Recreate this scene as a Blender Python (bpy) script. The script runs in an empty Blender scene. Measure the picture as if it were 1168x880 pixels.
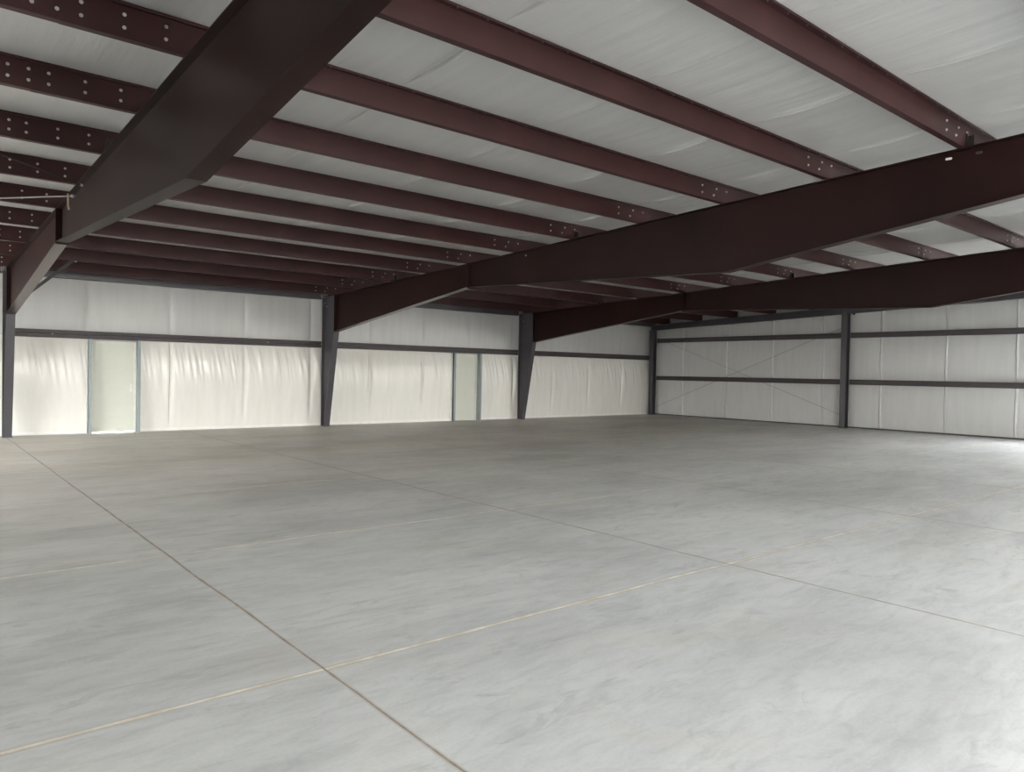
import bpy, bmesh, math, random
from mathutils import Vector, noise
random.seed(7)
C = bpy.context.scene.collection

# ------------------------------------------------------------------ dimensions
YW = 20.474            # inner face of the wall with the doors
XE = 24.80             # inner face of the braced end wall
XL = -5.90             # end wall behind the left edge of the frame
YF = -6.60             # front wall with the big door openings
FX = [1.83, 9.60, 17.20]      # rigid frames
FW = 0.17              # flange width
SL = 0.0357
def rt(y): return 3.778 + SL * (YW - y)     # top of the rafters
PD = 0.25                                   # purlin depth
def ct(y): return rt(y) + PD + 0.004        # underside of the roof facing
PK = list(range(-2, 11))
def py(k): return 3.285 + 1.6243 * k

# ------------------------------------------------------------------ materials
def newmat(name):
    m = bpy.data.materials.new(name); m.use_nodes = True
    nt = m.node_tree; b = nt.nodes['Principled BSDF']
    return m, nt, b
def N(nt, t, **kw):
    n = nt.nodes.new(t)
    for k, v in kw.items(): setattr(n, k, v)
    return n
def ramp(nt, stops):
    r = N(nt, 'ShaderNodeValToRGB'); e = r.color_ramp.elements
    while len(e) < len(stops): e.new(0.5)
    for i, (p, c) in enumerate(stops):
        e[i].position = p; e[i].color = (c[0], c[1], c[2], 1)
    return r
def mixc(nt, a, b, fac, mode='MIX'):
    m = N(nt, 'ShaderNodeMix', data_type='RGBA', blend_type=mode)
    for s, v in ((m.inputs[0], fac), (m.inputs[6], a), (m.inputs[7], b)):
        if hasattr(v, 'is_output'): nt.links.new(v, s)
        elif isinstance(v, tuple): s.default_value = (v[0], v[1], v[2], 1)
        else: s.default_value = v
    return m.outputs[2]
def coords(nt, scale=(1, 1, 1), rot=(0, 0, 0)):
    t = N(nt, 'ShaderNodeTexCoord'); mp = N(nt, 'ShaderNodeMapping')
    mp.inputs['Scale'].default_value = scale; mp.inputs['Rotation'].default_value = rot
    nt.links.new(t.outputs['Object'], mp.inputs[0]); return mp.outputs[0]
def noi(nt, v, scale, detail=4, rough=.55, dist=0.):
    n = N(nt, 'ShaderNodeTexNoise'); nt.links.new(v, n.inputs['Vector'])
    n.inputs['Scale'].default_value = scale; n.inputs['Detail'].default_value = detail
    n.inputs['Roughness'].default_value = rough; n.inputs['Distortion'].default_value = dist
    return n.outputs['Fac']
def bump(nt, b, h, strength, dist):
    bp = N(nt, 'ShaderNodeBump'); bp.inputs['Strength'].default_value = strength
    bp.inputs['Distance'].default_value = dist
    nt.links.new(h, bp.inputs['Height']); nt.links.new(bp.outputs[0], b.inputs['Normal'])

def paint(name, c, rough=.5, spec=.5, var=.25, sc=1.3):
    m, nt, b = newmat(name)
    v = coords(nt, (1, 1, .45)); f = noi(nt, v, sc, 5)
    r = ramp(nt, [(.3, tuple(x * (1 - var) for x in c)), (.7, tuple(x * (1 + var) for x in c))])
    nt.links.new(f, r.inputs[0]); nt.links.new(r.outputs[0], b.inputs['Base Color'])
    b.inputs['Roughness'].default_value = rough; b.inputs['Specular IOR Level'].default_value = spec
    return m
def plain(name, c, rough=.5, metal=0., lo=.94):
    m, nt, b = newmat(name)
    v = coords(nt); f = noi(nt, v, 6, 3)
    r = ramp(nt, [(.3, tuple(x * lo for x in c)), (.7, tuple(min(1, x * (2.0 - lo)) for x in c))])
    nt.links.new(f, r.inputs[0]); nt.links.new(r.outputs[0], b.inputs['Base Color'])
    b.inputs['Roughness'].default_value = rough; b.inputs['Metallic'].default_value = metal
    return m
M = {}
M['maroon'] = paint('maroon_primer', (.042, .0155, .015), .55, .30)
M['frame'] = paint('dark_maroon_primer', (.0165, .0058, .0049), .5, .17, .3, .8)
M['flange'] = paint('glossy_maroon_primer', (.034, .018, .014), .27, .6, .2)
M['column'] = paint('dark_grey_steel', (.056, .053, .061), .4, .55, .15)  # even tone for the columns, greyer than the purlins
M['girt'] = paint('grey_maroon_steel', (.060, .050, .054), .5, .4, .12)  # even tone for the girts, greyer than the purlins
M['bolt'] = plain('zinc_bolt', (.50, .47, .45), .4, .3)
M['galv'] = plain('galvanised_jamb', (.26, .30, .31), .45, .2)
M['doorframe'] = plain('door_frame_paint', (.70, .72, .67), .45)
M['door'] = plain('door_paint', (.67, .69, .61), .5, 0., .985)
M['white'] = plain('white_trim', (.82, .82, .78), .4)
M['rod'] = plain('rod_steel', (.30, .28, .26), .5, .2)
M['rope'] = plain('pale_strap', (.62, .52, .36), .8)
M['outer'] = plain('outer_sheet', (.5, .5, .48), .6)
M['darkbolt'] = plain('dark_bolt', (.022, .018, .018), .5)
M['screw'] = plain('screw_head', (.20, .17, .165), .5)

def vinyl(name, c, scale, rough, spec, bs, sc=3.0):
    m, nt, b = newmat(name)
    v = coords(nt, scale)
    h = noi(nt, v, sc, 5, .6)
    r = ramp(nt, [(.25, tuple(x * .91 for x in c)), (.75, c)])
    nt.links.new(noi(nt, v, sc * .6, 3), r.inputs[0]); nt.links.new(r.outputs[0], b.inputs['Base Color'])
    b.inputs['Roughness'].default_value = rough; b.inputs['Specular IOR Level'].default_value = spec
    bump(nt, b, h, bs, .01)
    return m
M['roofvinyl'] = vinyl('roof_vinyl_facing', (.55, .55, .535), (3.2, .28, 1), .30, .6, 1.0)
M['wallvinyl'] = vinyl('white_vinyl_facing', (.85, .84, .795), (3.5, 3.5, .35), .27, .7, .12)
M['shadevinyl'] = vinyl('shaded_vinyl_facing', (.565, .57, .56), (3.5, 3.5, .35), .36, .5, .12)  # darker copy of the wall vinyl, shade of upper and end walls painted in

# concrete
def concrete():
    m, nt, b = newmat('trowelled_concrete')
    v1 = coords(nt, (.55, 1, 1), (0, 0, .25)); v2 = coords(nt, (.35, 1.6, 1), (0, 0, -.15)); v3 = coords(nt)
    f1 = noi(nt, v1, .55, 8, .62, .4); f2 = noi(nt, v2, 1.7, 6, .65, .6); f3 = noi(nt, v3, 42, 3, .7)
    r1 = ramp(nt, [(.30, (.45, .452, .44)), (.5, (.575, .58, .565)), (.70, (.67, .67, .65))])
    nt.links.new(f1, r1.inputs[0])
    r2 = ramp(nt, [(.30, (.79, .795, .80)), (.5, (1, 1, 1)), (.72, (1.06, 1.055, 1.045))])
    nt.links.new(f2, r2.inputs[0])
    c = mixc(nt, r1.outputs[0], r2.outputs[0], .8, 'MULTIPLY')
    r3 = ramp(nt, [(.3, (.9, .9, .9)), (.6, (1.03, 1.03, 1.03))]); nt.links.new(f3, r3.inputs[0])
    c = mixc(nt, c, r3.outputs[0], .5, 'MULTIPLY')
    f7 = noi(nt, coords(nt, (.45, 1.5, 1), (0, 0, .1)), 6.5, 6, .7, .8)
    r7 = ramp(nt, [(.33, (.86, .865, .87)), (.52, (1, 1, 1)), (.7, (1.05, 1.045, 1.04))]); nt.links.new(f7, r7.inputs[0])
    c = mixc(nt, c, r7.outputs[0], .9, 'MULTIPLY')
    # dark scuffs
    f4 = noi(nt, coords(nt, (.6, 1.5, 1), (0, 0, .5)), 2.3, 7, .75, 1.2)
    r4 = ramp(nt, [(.56, (0, 0, 0)), (.68, (1, 1, 1))]); nt.links.new(f4, r4.inputs[0])
    c = mixc(nt, c, (.30, .30, .29), mixc(nt, (0, 0, 0), (.45, .45, .45), r4.outputs[0]))
    # brownish water stains
    f5 = noi(nt, coords(nt), .8, 5, .6, .5)
    r5 = ramp(nt, [(.56, (0, 0, 0)), (.72, (.35, .35, .35))]); nt.links.new(f5, r5.inputs[0])
    c = mixc(nt, c, (.50, .45, .38), r5.outputs[0])
    # tan tint growing towards the door wall, broken up by noise
    sx = N(nt, 'ShaderNodeSeparateXYZ'); nt.links.new(coords(nt), sx.inputs[0])
    mr = N(nt, 'ShaderNodeMapRange'); nt.links.new(sx.outputs[1], mr.inputs[0])
    mr.inputs[1].default_value = 6.; mr.inputs[2].default_value = 15.; mr.inputs[3].default_value = 0.; mr.inputs[4].default_value = .85
    f6 = noi(nt, coords(nt, (.5, 1.2, 1)), .7, 5, .6, .4); r6 = ramp(nt, [(.3, (.35, .35, .35)), (.6, (1, 1, 1))]); nt.links.new(f6, r6.inputs[0])
    dm = N(nt, 'ShaderNodeMath', operation='MULTIPLY'); nt.links.new(mr.outputs[0], dm.inputs[0]); nt.links.new(r6.outputs[0], dm.inputs[1])
    c = mixc(nt, c, mixc(nt, c, (1.0, .90, .79), 1.0, 'MULTIPLY'), dm.outputs[0])
    nt.links.new(c, b.inputs['Base Color'])
    rr = N(nt, 'ShaderNodeMapRange'); nt.links.new(f2, rr.inputs[0])
    rr.inputs[3].default_value = .36; rr.inputs[4].default_value = .6
    nt.links.new(rr.outputs[0], b.inputs['Roughness']); b.inputs['Specular IOR Level'].default_value = .4
    bump(nt, b, f3, .12, .004)
    return m
M['concrete'] = concrete()
def joint(name, a, bcol):
    m, nt, b = newmat(name)
    f = noi(nt, coords(nt), 5, 4, .7); r = ramp(nt, [(.38, a), (.62, bcol)])
    nt.links.new(f, r.inputs[0]); nt.links.new(r.outputs[0], b.inputs['Base Color'])
    b.inputs['Roughness'].default_value = .8; return m
M['cream'] = joint('cream_joint_filler', (.66, .59, .48), (.84, .80, .70))
M['brown'] = joint('brown_joint_filler', (.26, .215, .17), (.38, .33, .28))
M['stain'] = joint('joint_edge_stain', (.50, .475, .43), (.56, .54, .505))
M['ground'] = plain('outside_gravel', (.34, .31, .27), .9)

# ------------------------------------------------------------------ mesh helpers
class MB:
    def __init__(s): s.v = []; s.f = []
    def box(s, x0, x1, y0, y1, z0, z1):
        n = len(s.v)
        s.v += [(x, y, z) for z in (z0, z1) for y in (y0, y1) for x in (x0, x1)]
        s.f += [tuple(n + i for i in q) for q in ((0, 2, 3, 1), (4, 5, 7, 6), (0, 1, 5, 4), (2, 6, 7, 3), (0, 4, 6, 2), (1, 3, 7, 5))]
        return s
    def loft(s, rings, closed=True, caps=True):
        n = len(s.v); k = len(rings[0])
        for r in rings: s.v += [tuple(p) for p in r]
        for i in range(len(rings) - 1):
            for j in range(k if closed else k - 1):
                a = n + i * k + j; b = n + i * k + (j + 1) % k
                s.f.append((a, b, b + k, a + k))
        if caps and closed:
            s.f.append(tuple(n + j for j in reversed(range(k))))
            s.f.append(tuple(n + (len(rings) - 1) * k + j for j in range(k)))
        return s
    def prism(s, pts, ax, a0, a1):      # closed 2-D polygon pushed along axis ax
        def P(p, a):
            if ax == 'x': return (a, p[0], p[1])
            if ax == 'y': return (p[0], a, p[1])
            return (p[0], p[1], a)
        return s.loft([[P(p, a0) for p in pts], [P(p, a1) for p in pts]])
    def rod(s, a, b, r, n=8):
        a = Vector(a); b = Vector(b); d = (b - a).normalized()
        u = d.orthogonal().normalized(); w = d.cross(u)
        ring = lambda c: [c + (u * math.cos(t) + w * math.sin(t)) * r for t in [2 * math.pi * i / n for i in range(n)]]
        return s.loft([ring(a), ring(b)])
    def mesh(s, name, org=(0, 0, 0), smooth=False):
        me = bpy.data.meshes.new(name)
        me.from_pydata([(v[0] - org[0], v[1] - org[1], v[2] - org[2]) for v in s.v], [], s.f)
        bm = bmesh.new(); bm.from_mesh(me)
        bmesh.ops.recalc_face_normals(bm, faces=bm.faces); bm.to_mesh(me); bm.free()
        if smooth:
            for p in me.polygons: p.use_smooth = True
        return me
def obj(name, mb, mat, root=None, smooth=False, org=None):
    o0 = org if org is not None else (tuple(root['_o']) if root is not None and '_o' in root else (0, 0, 0))
    o = bpy.data.objects.new(name, mb.mesh(name, o0, smooth))
    o.data.materials.append(M[mat]); C.objects.link(o)
    if root is not None: o.parent = root
    elif org is not None: o.location = org
    return o
ORG = {}
def thing(name, loc, label, cat, group=None):
    o = bpy.data.objects.new(name, None); o.empty_display_size = .2
    o.location = loc; C.objects.link(o)
    o['label'] = label; o['category'] = cat; o['kind'] = 'thing'
    if group: o['group'] = group
    o['_o'] = loc
    return o
def struct(o, label=None):
    o['kind'] = 'structure'
    if label: o['label'] = label
    return o
def thick(pts, t):      # open polyline -> closed thin profile polygon
    n = len(pts); off = []
    for i in range(n):
        d = []
        for a, b in ((i - 1, i), (i, i + 1)):
            if 0 <= a and b < n:
                e = Vector((pts[b][0] - pts[a][0], pts[b][1] - pts[a][1])).normalized(); d.append(Vector((-e.y, e.x)))
        if len(d) == 2:
            m = d[0] + d[1]; m = m / max(.3, m.dot(d[0]))
        else: m = d[0]
        off.append((pts[i][0] + m.x * t, pts[i][1] + m.y * t))
    return list(pts) + off[::-1]

# shared bolt meshes
def hexbolt(r, h, ax):
    m = MB(); pts = [(r * math.cos(i * math.pi / 3), r * math.sin(i * math.pi / 3)) for i in range(6)]
    small = [(p[0] * .8, p[1] * .8) for p in pts]
    def P(p, a): return {'x': (a, p[0], p[1]), 'y': (p[0], a, p[1])}[ax]
    wash = [(r * 1.35 * math.cos(i * math.pi / 6), r * 1.35 * math.sin(i * math.pi / 6)) for i in range(12)]
    m.loft([[P(p, 0) for p in wash], [P(p, -h * .2) for p in wash]])
    m.loft([[P(p, -h * .2) for p in pts], [P(p, -h * .85) for p in pts], [P(p, -h) for p in small]])
    me = m.mesh('bolt'); me.materials.append(M['bolt']); return me
BOLT_Y = hexbolt(.0115, .015, 'y'); BOLT_X = hexbolt(.014, .018, 'x')
def bolt(root, x, y, z, me=None, name='bolt'):
    o = bpy.data.objects.new(name, me or BOLT_Y); C.objects.link(o); o.parent = root
    q = root['_o']; o.location = (x - q[0], y - q[1], z - q[2]); return o

# ------------------------------------------------------------------ setting: floor
fl = MB().box(XL - .1, XE + .1, YF - .1, YW + .1, -.15, 0)
floor = struct(obj('floor', fl, 'concrete'), 'grey trowelled concrete slab with sawn joints')
def joint_strip(mat, w, axis, c, a, b, z, wob=.006, seed=0):
    m = MB(); n = int((b - a) / .12); L = []; R = []
    for i in range(n + 1):
        t = a + (b - a) * i / n
        o = wob * noise.noise((t * .9, seed * 7.3, 0)) * 1.6 + .003 * noise.noise((t * 6, seed, 3))
        ww = w * (1 + .35 * noise.noise((t * 4, seed, 9)))
        L.append((t, c + o - ww / 2)); R.append((t, c + o + ww / 2))
    P = (lambda p: (p[0], p[1], z)) if axis == 'x' else (lambda p: (p[1], p[0], z))
    k = len(m.v)
    for l, r in zip(L, R): m.v += [P(l), P(r)]
    for i in range(n):
        q = k + 2 * i; m.f.append((q, q + 1, q + 3, q + 2))
    return obj('control_joint', m, mat, floor)
for i, y in enumerate((.62, 3.767, 6.887, 10.25, 13.5, 16.8)):
    if 3 < y < 5: joint_strip('stain', .055, 'x', y, XL, XE, .0006, .012, i)
    joint_strip('cream', (.024 if y < 5 else .034 if y < 8 else .030), 'x', y, XL, XE, .0012, .012, i)
for i in range(-1, 6):
    x = 1.81 + 3.852 * i
    joint_strip('stain', .035, 'y', x, YF, YW, .0009, .01, 20 + i)
    joint_strip('brown', .014, 'y', x, YF, YW, .0016, .01, 20 + i)

# ------------------------------------------------------------------ facing sheets
def sheet(name, mat, u0, u1, v0, v1, du, dv, fn, root):
    m = MB(); nu = max(2, int(round((u1 - u0) / du))); nv = max(2, int(round((v1 - v0) / dv)))
    ed = [e for e in (.006, .012, .020, .028, .038, .052) if e < du * .9 or True]
    L = abs(u1 - u0); ts = [0.] + [e / L for e in ed]; mid = [i / nu for i in range(nu + 1) if .065 / L < i / nu < 1 - .065 / L]
    us = ts + mid + [1 - t for t in reversed(ts)]; nu = len(us) - 1
    for j in range(nv + 1):
        for i in range(nu + 1):
            m.v.append(fn(u0 + (u1 - u0) * us[i], v0 + (v1 - v0) * j / nv, us[i], j / nv))
    for j in range(nv):
        for i in range(nu):
            a = j * (nu + 1) + i; m.f.append((a, a + 1, a + nu + 2, a + nu + 1))
    me = bpy.data.meshes.new(name); me.from_pydata(m.v, [], m.f)
    for p in me.polygons: p.use_smooth = True
    me.materials.append(M[mat]); o = bpy.data.objects.new(name, me); C.objects.link(o); o.parent = root
    return o

# ceiling: outer deck + vinyl strips running up the slope
deck = MB().prism([(YF - .3, ct(YF - .3) + .12), (YW + .3, ct(YW + .3) + .12), (YW + .3, ct(YW + .3) + .16), (YF - .3, ct(YF - .3) + .16)], 'x', XL - .3, XE + .3)
ceil = struct(obj('ceiling', deck, 'outer'), 'white vinyl-faced roof insulation above the purlins')
edges = [-2.0 - 1.83 * 2 + 1.83 * i for i in range(0, 18)]
edges = [XL - .05] + [5.67 + 1.83 * i for i in range(-6, 11) if XL < 5.67 + 1.83 * i < XE - .1] + [XE + .05]
def ceil_fn(seed):
    def f(x, y, a, b):
        k = (y - 3.285) / 1.6243; fr = k - math.floor(k)
        sag = math.sin(math.pi * fr)
        z = ct(y) + .004
        w = noise.noise((x * 5.5 + .25 * y, y * .55, seed * 3.1)) * .6 + noise.noise((x * 13 + y * .6, y * .9, seed * 3.1 + 9)) * .3
        far = min(1., max(0., (y - 5) / 8))
        z += -.022 * sag * (1 + .6 * noise.noise((x * .8, math.floor(k) * 3.7, seed))) + (.016 + .008 * far) * w * (.25 + .75 * sag)
        e = min(a, 1 - a) * 1.83
        z -= (.034 * math.exp(-((e - .022) / .020) ** 2) - .012 * math.exp(-(e / .010) ** 2)) * max(0., sag - .25) * 1.4 * (.55 + .45 * (seed % 2))
        return (x, y, z)
    return f
for i in range(len(edges) - 1):
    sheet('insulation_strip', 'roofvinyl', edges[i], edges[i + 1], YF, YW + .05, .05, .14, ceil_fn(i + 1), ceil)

# wall with the doors (left in the photo)
D1 = (3.55, 4.56); D2 = (14.38, 15.40); DH = 2.27
wl = MB(); xs = [XL, D1[0], D1[1], D2[0], D2[1], XE + .1]
for i in range(5):
    z0 = DH if i in (1, 3) else 0
    wl.box(xs[i], xs[i + 1], YW + .06, YW + .10, z0, 4.2)
wall_left = struct(obj('wall_left', wl, 'outer'), 'long side wall with white vinyl insulation and two doors')
def eave_low(seed, z0, z1):
    def f(x, z, a, b):
        t = (z - z0) / (z1 - z0)
        env = math.sin(math.pi * min(1, max(0, t))) ** .5
        bulge = .085 * math.sin(math.pi * t ** 1.7) + .012 * math.sin(math.pi * t)
        up = math.exp(-((t - .76) / .19) ** 2)
        w = noise.noise((x * 9 + 1.2 * (z - 1), z * .55, seed)) * .55 + noise.noise((x * 19 + 2.5 * z, z * .9, seed + 5)) * .5
        d = bulge * (1 + .3 * noise.noise((x * .9, seed, 2))) + up * .042 * w + env * .004 * noise.noise((x * 4, z * .6, seed + 1))
        e = min(a, 1 - a)
        d *= (1 - .6 * math.exp(-(e / .03) ** 2))
        return (x, YW - d, z)
    return f
def eave_up(seed, z0, z1):
    def f(x, z, a, b):
        t = (z - z0) / (z1 - z0); e = min(a, 1 - a)
        d = .03 * math.sin(math.pi * t) + .005 * noise.noise((x * 4, z * .5, seed)) + .006 * math.sin(x * 8 + seed) * t
        d *= (1 - .7 * math.exp(-(e / .03) ** 2))
        return (x, YW - d, z)
    return f
se = [3.43 + 1.94 * i for i in range(-4, 11)]
cuts = sorted(set([XL] + [s for s in se if XL + .3 < s < XE - .3 and not (D1[0] - .25 < s < D1[1] + .1) and not (D2[0] - .1 < s < D2[1] + .25)] + [D1[0], D1[1], D2[0], D2[1], XE]))
for i in range(len(cuts) - 1):
    a, b = cuts[i], cuts[i + 1]
    if abs(a - D1[0]) < .01 or abs(a - D2[0]) < .01: continue
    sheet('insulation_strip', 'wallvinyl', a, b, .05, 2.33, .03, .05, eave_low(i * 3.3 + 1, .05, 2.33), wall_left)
cuts = [XL] + [s for s in se if XL + .3 < s < XE - .3] + [XE]
for i in range(len(cuts) - 1):
    sheet('insulation_strip', 'shadevinyl', cuts[i], cuts[i + 1], 2.33, 3.98, .06, .08, eave_up(i * 2.1 + .4, 2.33, 3.98), wall_left)
# white base trim in runs
for a, b in ((XL, D1[0] - .07), (D1[1] + .10, D2[0] - .07), (D2[1] + .1, XE)):
    bb = MB().prism([(YW + .01, .0), (YW - .030, .0), (YW - .030, .012), (YW - .012, .018), (YW - .012, .075), (YW + .01, .075)], 'x', a, b)
    struct(obj('baseboard_left', bb, 'white'), 'pale base trim along the foot of the door wall')

# braced end wall (right in the photo)
we = MB().prism([(YF, 0), (YW + .1, 0), (YW + .1, ct(YW) + .1), (YF, ct(YF) + .1)], 'x', XE + .08, XE + .12)
ED = (-4.5, 5.0, 3.5)        # big doorway in the end wall, outside the picture
def end_wall_mb():
    m = MB()
    for y0, y1, z0 in ((YF, ED[0], 0), (ED[0], ED[1], ED[2]), (ED[1], YW + .1, 0)):
        m.prism([(y0, z0), (y1, z0), (y1, ct(y1) + .1), (y0, ct(y0) + .1)], 'x', XE + .08, XE + .12)
    return m
wall_right = struct(obj('wall_right', end_wall_mb(), 'outer'), 'braced end wall with white vinyl insulation between girts')
def end_fn(seed, z0, z1, low):
    def f(y, z, a, b):
        zt = z if z1 is not None else 3.14 + (ct(y) - 3.14) * (z - 3.14) / (4.9 - 3.14)
        t = (z - z0) / ((z1 or 4.9) - z0); e = min(a, 1 - a) * 1.96
        d = .035 * math.sin(math.pi * t) + .005 * noise.noise((y * 6, z * .35, seed)) + .003 * noise.noise((y * 15, z * .5, seed + 4))
        if low: d += .012 * math.exp(-((t - .15) / .15) ** 2) * noise.noise((y * 10 + z, z * 1.2, seed))
        d *= (1 - math.exp(-(e / .12) ** 2) * .5)
        d += .05 * math.exp(-((e + .005 * math.sin(z * 3 + seed)) / .022) ** 2) * math.sin(math.pi * min(1, max(0, t))) ** .35
        return (XE - d, y, zt)
    return f
sw = [YW] + [18.8, 16.72, 14.75, 12.8, 10.83, 8.87, 7.0, 5.05, ED[1]]
for j, (z0, z1) in enumerate(((.02, 1.57), (1.57, 3.14), (3.14, None))):
    for i in range(len(sw) - 1):
        fn = end_fn(i * 2.7 + j * 11, z0, z1, j == 0)
        sheet('insulation_strip', 'shadevinyl', sw[i + 1], sw[i], z0, z1 or 4.9, .028, .09, fn, wall_right)
obj('base_trim', MB().box(XE - .03, XE + .02, ED[1], YW - .03, 0, .045), 'girt', wall_right)

# walls behind the camera
LD = (12.0, 19.6, 2.7)  # unseen doorway, added to light the left floor and lower door wall
wb = MB()
for y0, y1, z0 in ((YF, LD[0], 0), (LD[0], LD[1], LD[2]), (LD[1], YW + .1, 0)):
    wb.prism([(y0, z0), (y1, z0), (y1, ct(y1) + .1), (y0, ct(y0) + .1)], 'x', XL - .1, XL)
struct(obj('wall_back', wb, 'wallvinyl'), 'insulated end wall with a doorway added for light, beyond the left edge of the photo')
OPEN = [(1.0, 9.0, 4.4)]
wf = MB(); x = XL
for a, b, h in OPEN:
    wf.box(x, a, YF - .1, YF, 0, 4.95); wf.box(a, b, YF - .1, YF, h, 4.95); x = b
wf.box(x, XE + .1, YF - .1, YF, 0, 4.95)
struct(obj('wall_front', wf, 'wallvinyl'), 'insulated front wall with open overhead doorways')
struct(obj('ground', MB().box(-140, 170, -140, 160, -.35, -.16), 'ground'), 'pale gravel yard outside the building')

# ------------------------------------------------------------------ rigid frames
TF = .012
WHICH = ['nearest', 'middle', 'far']
LCOL = ['tapered steel column at the left edge of the photo beside the first door',
        'tapered steel column between the two doors, under the middle rafter',
        'tapered steel column right of the second door, under the far rafter']
LRAF = ['deep maroon tapered rafter crossing overhead nearest the camera, underside of its haunch lit tan',
        'deep dark maroon tapered rafter springing from the column between the two doors',
        'dark maroon tapered rafter springing from the column right of the second door']
YO = 20.272; YB = 20.04; YK = 19.50; ZK = 2.76
BOT = [(YK, ZK), (13.03, 3.53), (6.5, 3.245), (0.0, 4.09), (-6.4, 3.25)]
def flat(pts, x0, x1, t, up):       # plate following a (y,z) polyline; thickness t up (+) or down (-)
    m = MB(); rings = []
    for (y, z) in pts:
        rings.append([(x0, y, z), (x1, y, z), (x1, y, z + t * up), (x0, y, z + t * up)])
    return m.loft(rings)
for fi, fx in enumerate(FX):
    x0, x1 = fx - FW / 2, fx + FW / 2
    # column
    c = thing('tapered_column', (fx, 20.15, 0), LCOL[fi], 'column', 'tapered columns along the door wall')
    zt = rt(YO) - .002
    obj('web', MB().prism([(YO - TF, .02), (YB + TF, .02), (YK + TF, ZK), (YK + TF, rt(YK) - .02), (YO - TF, zt - .012)], 'x', fx - .005, fx + .005), 'column', c)
    obj('outer_flange', MB().box(x0, x1, YO - TF, YO, .02, zt - .012), 'column', c)
    m = MB().loft([[(x0, y, z), (x1, y, z), (x1, y + TF, z), (x0, y + TF, z)] for y, z in ((YB, .02), (YK, ZK), (YK, rt(YK) - .016))])
    obj('inner_flange', m, 'column', c)
    obj('base_plate', MB().box(x0 - .01, x1 + .01, YB - .03, YO, 0, .02), 'column', c)
    m = MB().loft([[(x0, y, rt(y) - .012), (x1, y, rt(y) - .012), (x1, y, rt(y)), (x0, y, rt(y))] for y in (YK, YO)])
    obj('cap_plate', m, 'column', c)
    obj('knee_stiffener', MB().prism([(YK + TF, ZK), (YO - TF, ZK + .05), (YO - TF, ZK + .062), (YK + TF, ZK + .012)], 'x', x0, fx - .005), 'column', c)
    for z, y in ((3.52, 20.12), (3.62, 20.22)): bolt(c, fx - .005, y, z, BOLT_X)
    # rafter
    ys = YK - .001
    r = thing('rafter', (fx, ys, ZK), LRAF[fi], 'rafter', 'tapered rafters under the roof')
    if fi == 0: r.rotation_euler = (0, 0, .0055)
    bot = [(y - (0.001 if i == 0 else 0), z) for i, (y, z) in enumerate(BOT)]
    def zb(y):
        for (ya, za), (yb, zb_) in zip(bot, bot[1:]):
            if yb <= y <= ya: return za + (zb_ - za) * (ya - y) / (ya - yb)
        return bot[-1][1]
    YS = 13.03
    obj('haunch_web', MB().prism([(ys - .016, zb(ys) + TF), (YS + .016, zb(YS) + TF), (YS + .016, rt(YS) - TF), (ys - .016, rt(ys) - TF)], 'x', fx - .004, fx + .004), 'frame', r)
    mid = [(YS - .016, zb(YS) + TF)] + [(y, z + TF) for y, z in bot[2:4]] + [(-6.4, 3.25 + TF), (-6.4, rt(-6.4) - TF), (YS - .016, rt(YS) - TF)]
    obj('web', MB().prism(mid, 'x', fx - .004, fx + .004), 'frame', r)
    obj('top_flange', flat([(ys, rt(ys)), (YF + .05, rt(YF + .05))], x0, x1, TF, -1), 'frame', r)
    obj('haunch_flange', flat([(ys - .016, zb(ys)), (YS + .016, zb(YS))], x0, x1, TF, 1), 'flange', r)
    obj('bottom_flange', flat([(YS - .016, zb(YS))] + bot[2:], x0, x1, TF, 1), 'frame', r)
    obj('end_plate', MB().box(x0, x1, ys - .016, ys, ZK, rt(ys) - TF), 'frame', r)
    for s in (0, 1):
        yy = YS - .016 * s
        obj('splice_plate', MB().box(x0 - .005, x1 + .005, yy, yy + .016, zb(YS) - .03, rt(YS) - TF), 'frame', r)
    for y in (6.5, 0.):
        obj('stiffener', MB().box(x0 + .01, fx - .004, y - .005, y + .005, zb(y) + TF, rt(y) - TF), 'frame', r) if fi == 9 else None
    # anti-roll clips at every fourth purlin
    for k in (0, 4, 8):
        y = py(k) - .012
        m = MB().prism([(fx - .075, rt(y)), (fx + .075, rt(y)), (fx + .03, rt(y) + .19), (fx - .03, rt(y) + .19)], 'y', y - .006, y)
        m.box(fx - .006, fx, y - .07, y - .006, rt(y), rt(y) + .14)
        obj('purlin_clip', m, 'darkbolt', r)
    if fi == 1:
        for y, z in ((3.47, 4.31), (3.15, 4.315)):
            m = MB(); n = 14
            pr = [(y + (.022 if math.cos(t) > 0 else -.022) + .014 * math.cos(t), z + .014 * math.sin(t)) for t in [2 * math.pi * (i + .5) / n for i in range(n)]]
            m.prism(pr, 'x', fx - .012, fx - .004); o = obj('slot_hole_plate', m, 'white' if y > 3.3 else 'girt', r)  # added plates standing in for slotted holes through the web
        bolt(r, fx - .004, 11.18, 4.02, BOLT_X)
# flange brace of the nearest rafter
t = thing('flange_brace', (1.86, 17.95, 3.0), 'thin dark angle brace from the nearest rafter haunch up to a purlin', 'brace')
a = Vector((1.875, 17.94, zb(17.94) + .03)); b = Vector((2.86, 17.94, rt(17.94) + .05))
d = (b - a).normalized(); n = Vector((0, 1, 0)); u = d.cross(n)
L1 = MB().loft([[p + n * 0 + u * 0, p + n * .065, p + n * .065 + u * .006, p + n * .006 + u * .006, p + n * .006 + u * .065, p + u * .065] for p in (a, b)])
obj('angle_bar', L1, 'darkbolt', t)
bolt(t, b.x - .04, 17.94, b.z - .05)

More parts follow.
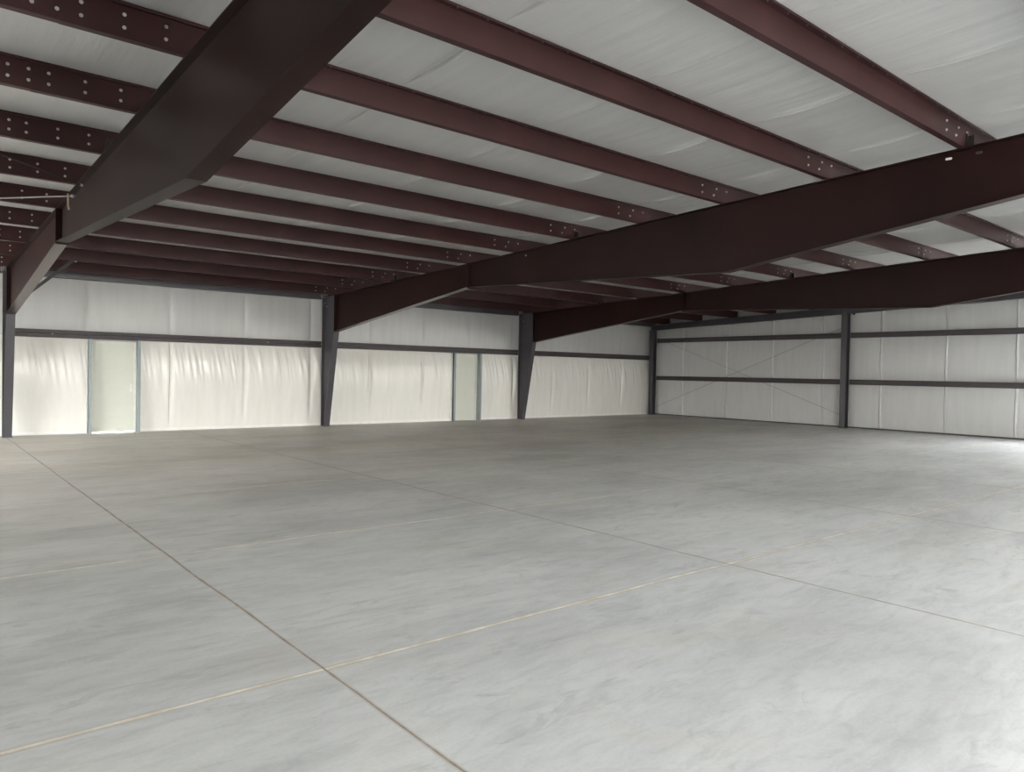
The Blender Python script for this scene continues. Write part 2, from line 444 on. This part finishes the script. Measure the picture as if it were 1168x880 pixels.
# ------------------------------------------------------------------ purlins
ORDW = ['first', 'second', 'third', 'fourth', 'fifth', 'sixth', 'seventh', 'eighth', 'ninth', 'tenth', 'eleventh', 'twelfth', 'thirteenth']
BAYL = ['left of the nearest rafter', 'between the nearest and middle rafters', 'between the middle and far rafters', 'between the far rafter and end wall']
BAYG = ['purlins left of the nearest rafter', 'purlins of the first full bay', 'purlins of the second full bay', 'purlins of the bay by the braced end wall']
bx = [XL + .02] + FX + [XE - .02]
LAP = .45
def zprof(y, zb):
    f = .075; lip = .018
    line = [(y - f, zb + PD - lip), (y - f, zb + PD), (y, zb + PD), (y, zb), (y + f, zb), (y + f, zb + lip)]
    return thick(line, .0028)
for bay in range(4):
    nest = bay in (1, 3)
    x0 = bx[bay] - (0 if bay == 0 else (.92 if bay == 1 else LAP)); x1 = bx[bay + 1] + (0 if bay == 3 else LAP)
    for k in PK:
        if bay == 0 and k < 1: continue
        y = py(k) - (.005 if nest else 0); dz = 0 if nest else .005
        zb_ = rt(y + .075) + dz + .001
        nth = ORDW[10 - k]
        lab = 'maroon roof purlin %s, %s out from the door wall' % (BAYL[bay], nth)
        p = thing('roof_purlin', (x0, y, zb_), lab, 'purlin', BAYG[bay])
        obj('rail', MB().prism(zprof(y, zb_), 'x', x0, x1), 'maroon', p)
        yb = y - .0032
        zl, zh = zb_ + .076, zb_ + .178
        if bay == 0 and k >= 1:
            for dx in (-.17, -.48, -.78, -.94, -1.1):
                bolt(p, FX[0] + dx, yb - .006, zl); bolt(p, FX[0] + dx, yb - .006, zh)
        if bay in (1, 2) and (bay == 1 or k < 7):
            fx = FX[bay]
            for dx, z in ((-.64, zl), (-.64, zh), (-.36, zl), (-.29, zh), (-.04, zh)):
                bolt(p, fx + dx, yb, z)
        if bay in (1, 2) and k <= 3 and k >= -1:
            m = MB()
            xx = x0 + .3
            sm = 'insulation_screw'
            for q in range(24):
                X = FX[bay - 1] + .35 + q * .305
                o = bpy.data.objects.new(sm, BOLT_SMALL if 'BOLT_SMALL' in globals() else BOLT_Y)
                if o.data is BOLT_Y:
                    mm = MB(); mm.prism([(.005 * math.cos(i), .005 * math.sin(i)) for i in (0, 1.05, 2.1, 3.14, 4.19, 5.24)], 'z', 0, -.014)
                    BOLT_SMALL = mm.mesh('insulation_screw'); BOLT_SMALL.materials.append(M['screw']); o.data = BOLT_SMALL
                C.objects.link(o); o.parent = p; o.location = (X - x0, -.05, PD - .003)
    # eave strut of this bay
    lab = 'dark eave strut topping the door wall, ' + BAYL[bay]
    es = thing('eave_strut', (bx[bay], YO + .04, 3.735), lab, 'eave strut', 'eave struts')
    a0 = bx[bay] + (0 if bay == 0 else .09); a1 = bx[bay + 1] - (.09 if bay < 3 else 0)
    m = MB().prism(thick([(YW - .05, 3.735 + .02), (YW - .05, 3.735), (YO + .01, 3.735), (YO + .01, rt(YO) + PD), (YW - .05, rt(YO) + PD - .006), (YW - .05, rt(YO) + PD - .03)], .003), 'x', a0, a1)
    obj('channel', m, 'column', es)
    if bay in (0, 1):
        m = MB().box(a1 - .07, a1 + .0, YO - .01, YO - .004, 3.845, 3.855).box(a1 - .03, a1 - .012, YO - .012, YO + .008, 3.77, 3.85)
        obj('clip', m, 'bolt', es)

# ------------------------------------------------------------------ girts on the door wall
GP = [(YW - .02, 2.318), (YW - .02, 2.310), (YO, 2.310), (YO, 2.385), (YO + .03, 2.392), (YO + .03, 2.412), (YO, 2.420), (YO, 2.495), (YW - .02, 2.495), (YW - .02, 2.487),
      (YO + .008, 2.487), (YO + .008, 2.428), (YO + .038, 2.418), (YO + .038, 2.386), (YO + .008, 2.377), (YO + .008, 2.318)]
GL = ['dark steel girt on the door wall left of the first column, mostly out of view', 'dark steel girt passing over the door beside the first column', 'dark steel girt passing over the second, farther door', 'dark steel girt on the door wall between the far column and the corner']
for bay in range(1, 4):
    a0 = bx[bay] + .092; a1 = bx[bay + 1] - (.092 if bay < 3 else .02)
    g = thing('wall_girt', (a0, YO, 2.31), GL[bay], 'girt', 'girts along the door wall')
    obj('rail', MB().prism(GP, 'x', a0, a1), 'girt', g)
    if bay == 1:
        bolt(g, 2.72, YO, 2.40); bolt(g, 7.9, YO, 2.40)

# ------------------------------------------------------------------ doors
def make_door(n, a, b, handle_right, label):
    d = bpy.data.objects.new('door_%d' % n, None); C.objects.link(d); d.location = (a, YW, 0); d['_o'] = (a, YW, 0)
    d['kind'] = 'structure'; d['label'] = label
    yd = YW + .0
    obj('door_panel', MB().box(a + .04, b - .04, yd, yd + .045, (.024 if n == 1 else .001), DH - .05), 'door', d)
    fr = MB().box(a, a + .045, yd - .02, yd + .055, 0, DH).box(b - .045, b, yd - .02, yd + .055, 0, DH).box(a + .045, b - .045, yd - .02, yd + .055, DH - .06, DH)
    # stop inside the frame
    fr.box(a + .045, a + .052, yd + .0, yd + .012, 0, DH - .06)
    obj('door_frame', fr, 'doorframe', d)
    if n == 1: obj('jamb_trim', MB().box(b - .046, b + .003, yd - .026, yd - .02, 0, DH), 'white', d)
    # steel channel jambs running from floor to girt
    for s, x in ((0, a), (1, b)):
        w = .075
        if s == 0: pr = [(x - .004, YW), (x - .004, YO), (x - w, YO), (x - w, YO + .02), (x - w + .004, YO + .02), (x - w + .004, YO + .004), (x - .008, YO + .004), (x - .008, YW)]
        else: pr = [(x + .004, YW), (x + .004, YO), (x + w, YO), (x + w, YO + .02), (x + w - .004, YO + .02), (x + w - .004, YO + .004), (x + .008, YO + .004), (x + .008, YW)]
        obj('jamb_channel', MB().prism(pr, 'z', 0, 2.305), 'galv', d)
    obj('edge_trim', MB().box(b + .076, b + .10, YO + .05, YW, 0, 2.30), 'white', d)
    obj('edge_trim', MB().box(a - .10, a - .076, YO + .10, YW, 0, 2.30), 'white', d)
    hx = b - .105 if handle_right else a + .105
    h = obj('lock_plate', MB().box(hx - .03, hx + .03, yd - .006, yd, 1.02, 1.22), 'white', d)
    k = MB().rod((hx, yd - .006, 1.10), (hx, yd - .05, 1.10), .012, 10); k.box(hx - .012, hx + .11 if not handle_right else hx + .012, yd - .062, yd - .048, 1.09, 1.11)
    if handle_right: k.box(hx - .11, hx - .012, yd - .062, yd - .048, 1.09, 1.11)
    obj('handle', k, 'bolt', h)
    return d
make_door(1, D1[0], D1[1], True, 'pale grey steel door beside the first column')
d2 = make_door(2, D2[0], D2[1], False, 'pale grey steel door left of the far column')

# ------------------------------------------------------------------ end wall steel
XC0, XC1 = XE - .42, XE - .205
def hsec(xa, xb, ya, yb, t=.012):
    w = (ya + yb) / 2
    return MB().box(xa, xa + t, ya, yb, .0, 1).box(xb - t, xb, ya, yb, 0, 1), w
def end_column(name, yc, label, grp):
    w = .2; top = rt(yc) - .235
    c = thing(name, (XE - .3, yc, 0), label, 'column', grp)
    obj('inner_flange', MB().box(XC0, XC0 + .012, yc - w / 2, yc + w / 2, .018, top), 'column', c)
    obj('outer_flange', MB().box(XC1 - .012, XC1, yc - w / 2, yc + w / 2, .018, top), 'column', c)
    obj('web', MB().box(XC0 + .012, XC1 - .012, yc - .004, yc + .004, .018, top), 'column', c)
    obj('base_plate', MB().box(XC0 - .02, XC1, yc - w / 2 - .02, yc + w / 2 + .02, 0, .018), 'column', c)
    return c
end_column('corner_column', 20.16, 'slim dark steel column in the corner of door wall and end wall', None)
ec = end_column('end_column', 11.90, 'slim dark steel column standing midway along the braced end wall', None)
er = thing('end_rafter', (XE - .3, 20.3, 3.55), 'dark sloping steel beam along the top of the braced end wall', 'rafter')
def sl(y0, y1, za, zb2, xa, xb): return MB().loft([[(xa, y, rt(y) + za), (xb, y, rt(y) + za), (xb, y, rt(y) + zb2), (xa, y, rt(y) + zb2)] for y in (y0, y1)])
obj('bottom_flange', sl(20.27, YF + .1, -.233, -.221, XC0, XC1), 'column', er)
obj('top_flange', sl(20.27, YF + .1, -.012, 0, XC0, XC1), 'column', er)
obj('web', sl(20.27, YF + .1, -.221, -.012, (XC0 + XC1) / 2 - .004, (XC0 + XC1) / 2 + .004), 'column', er)
obj('clip', MB().box(XC0 + .03, XC0 + .09, 11.58, 11.64, rt(11.6) - .29, rt(11.6) - .233), 'darkbolt', er)
for z0, z1, nm in ((1.47, 1.645, 'lower'), (3.045, 3.22, 'upper')):
    for (ya, yb, where) in ((12.012, 20.048, 'between the corner and end columns'), (ED[1], 11.788, 'right of the slim end column')):
        g = thing('wall_girt', (XE - .2, ya, z0), '%s dark steel girt across the braced end wall, %s' % (nm, where), 'girt', 'girts across the end wall')
        xa = XE - .2; mz = (z0 + z1) / 2
        pr = [(XE - .03, z0 + .02), (XE - .03, z0), (xa, z0), (xa, mz - .01), (xa + .012, mz), (xa + .012, z1 - .02), (xa, z1 - .012), (xa, z1), (XE - .03, z1), (XE - .03, z1 - .006),
              (xa + .02, z1 - .006), (xa + .02, mz), (xa + .006, mz - .012), (xa + .006, z0 + .006), (XE - .036, z0 + .006), (XE - .036, z0 + .02)]
        m = MB(); m.loft([[(p[0], y, p[1]) for p in pr] for y in (ya, yb)])
        obj('rail', m, 'girt', g)
def brace(a, b, label, r=.008, grp=None, mat='rod'):
    t = thing('brace_rod', a, label, 'brace rod', grp)
    obj('bar', MB().rod(a, b, r), mat, t)
    for p, q in ((a, b), (b, a)):
        p = Vector(p); e = (Vector(q) - p).normalized()
        obj('end_nut', MB().rod(p + e * .03, p + e * .06, r * 2.4, 6), 'bolt', t)
    return t
xb_ = XE - .075
brace((xb_, 20.08, .36), (xb_, 12.0, 3.46), 'thin brace rod on the end wall rising from the corner column foot', .009, 'end wall cross bracing')
brace((xb_ + .02, 20.08, 3.22), (xb_ + .02, 12.0, .38), 'thin brace rod on the end wall falling to the slim end column foot', .009, 'end wall cross bracing')
# roof bracing left of the nearest rafter
brace((FX[0] - .005, 11.66, rt(11.66) - .10), (XL + .05, 19.3, rt(19.3) - .10), 'pale roof brace rod running left from the nearest rafter towards the door wall', .010, 'roof bracing', 'rod')
brace((FX[0] - .005, 11.05, rt(11.05) - .10), (XL + .05, 4.3, rt(4.3) - .10), 'dark thin roof brace rod running left from the nearest rafter, away from door wall', .007, 'roof bracing', 'darkbolt')
st = thing('hanging_strap', (FX[0] - .1, 11.75, 3.75), 'short pale strap hanging from the roof brace rod at the nearest rafter', 'strap')
xs_ = FX[0] - .085; ys_ = 11.74; zt_ = rt(ys_) - .095
obj('strap', MB().loft([[(xs_ + dx - .012, ys_ - .004, z), (xs_ + dx + .012, ys_ - .004, z), (xs_ + dx + .012, ys_ + .001, z), (xs_ + dx - .012, ys_ + .001, z)] for dx, z in ((0, zt_ + .03), (.003, zt_ - .05), (.002, zt_ - .11), (.012, zt_ - .19))]), 'rope', st)

# ------------------------------------------------------------------ camera
f_, yaw, pit, rol, hc = 836.851, 39.7238, -1.0339, 1.0171, 1.669
ya, pi_, ro = map(math.radians, (yaw, pit, rol))
fw = Vector((math.sin(ya) * math.cos(pi_), math.cos(ya) * math.cos(pi_), math.sin(pi_)))
rg = Vector((math.cos(ya), -math.sin(ya), 0)); up = rg.cross(fw)
r2 = rg * math.cos(ro) + up * math.sin(ro); u2 = -rg * math.sin(ro) + up * math.cos(ro)
from mathutils import Matrix
cam = bpy.data.cameras.new('camera'); co = bpy.data.objects.new('camera', cam); C.objects.link(co)
co.matrix_world = Matrix(((r2.x, u2.x, -fw.x, 0), (r2.y, u2.y, -fw.y, 0), (r2.z, u2.z, -fw.z, hc), (0, 0, 0, 1)))
cam.sensor_fit = 'HORIZONTAL'; cam.sensor_width = 36; cam.lens = f_ / 1168 * 36; cam.clip_end = 500; cam.clip_start = .05
bpy.context.scene.camera = co

# ------------------------------------------------------------------ light
w = bpy.data.worlds.new('sky'); bpy.context.scene.world = w; w.use_nodes = True
nt = w.node_tree; bg = nt.nodes['Background']
tc = N(nt, 'ShaderNodeTexCoord'); sp = N(nt, 'ShaderNodeSeparateXYZ'); nt.links.new(tc.outputs['Generated'], sp.inputs[0])
r = ramp(nt, [(0, (.95, .91, .84)), (.12, (.97, .97, .95)), (.45, (.95, 1.0, 1.08))]); nt.links.new(sp.outputs[2], r.inputs[0])
nt.links.new(r.outputs[0], bg.inputs[0]); bg.inputs[1].default_value = 12.0
for o in bpy.data.objects:
    if '_o' in o: del o['_o']
sc = bpy.context.scene
sc.view_settings.view_transform = 'Standard'; sc.view_settings.look = 'None'
sc.view_settings.gamma = 1; sc.view_settings.use_curve_mapping = False
sc.view_settings.exposure = 1.16
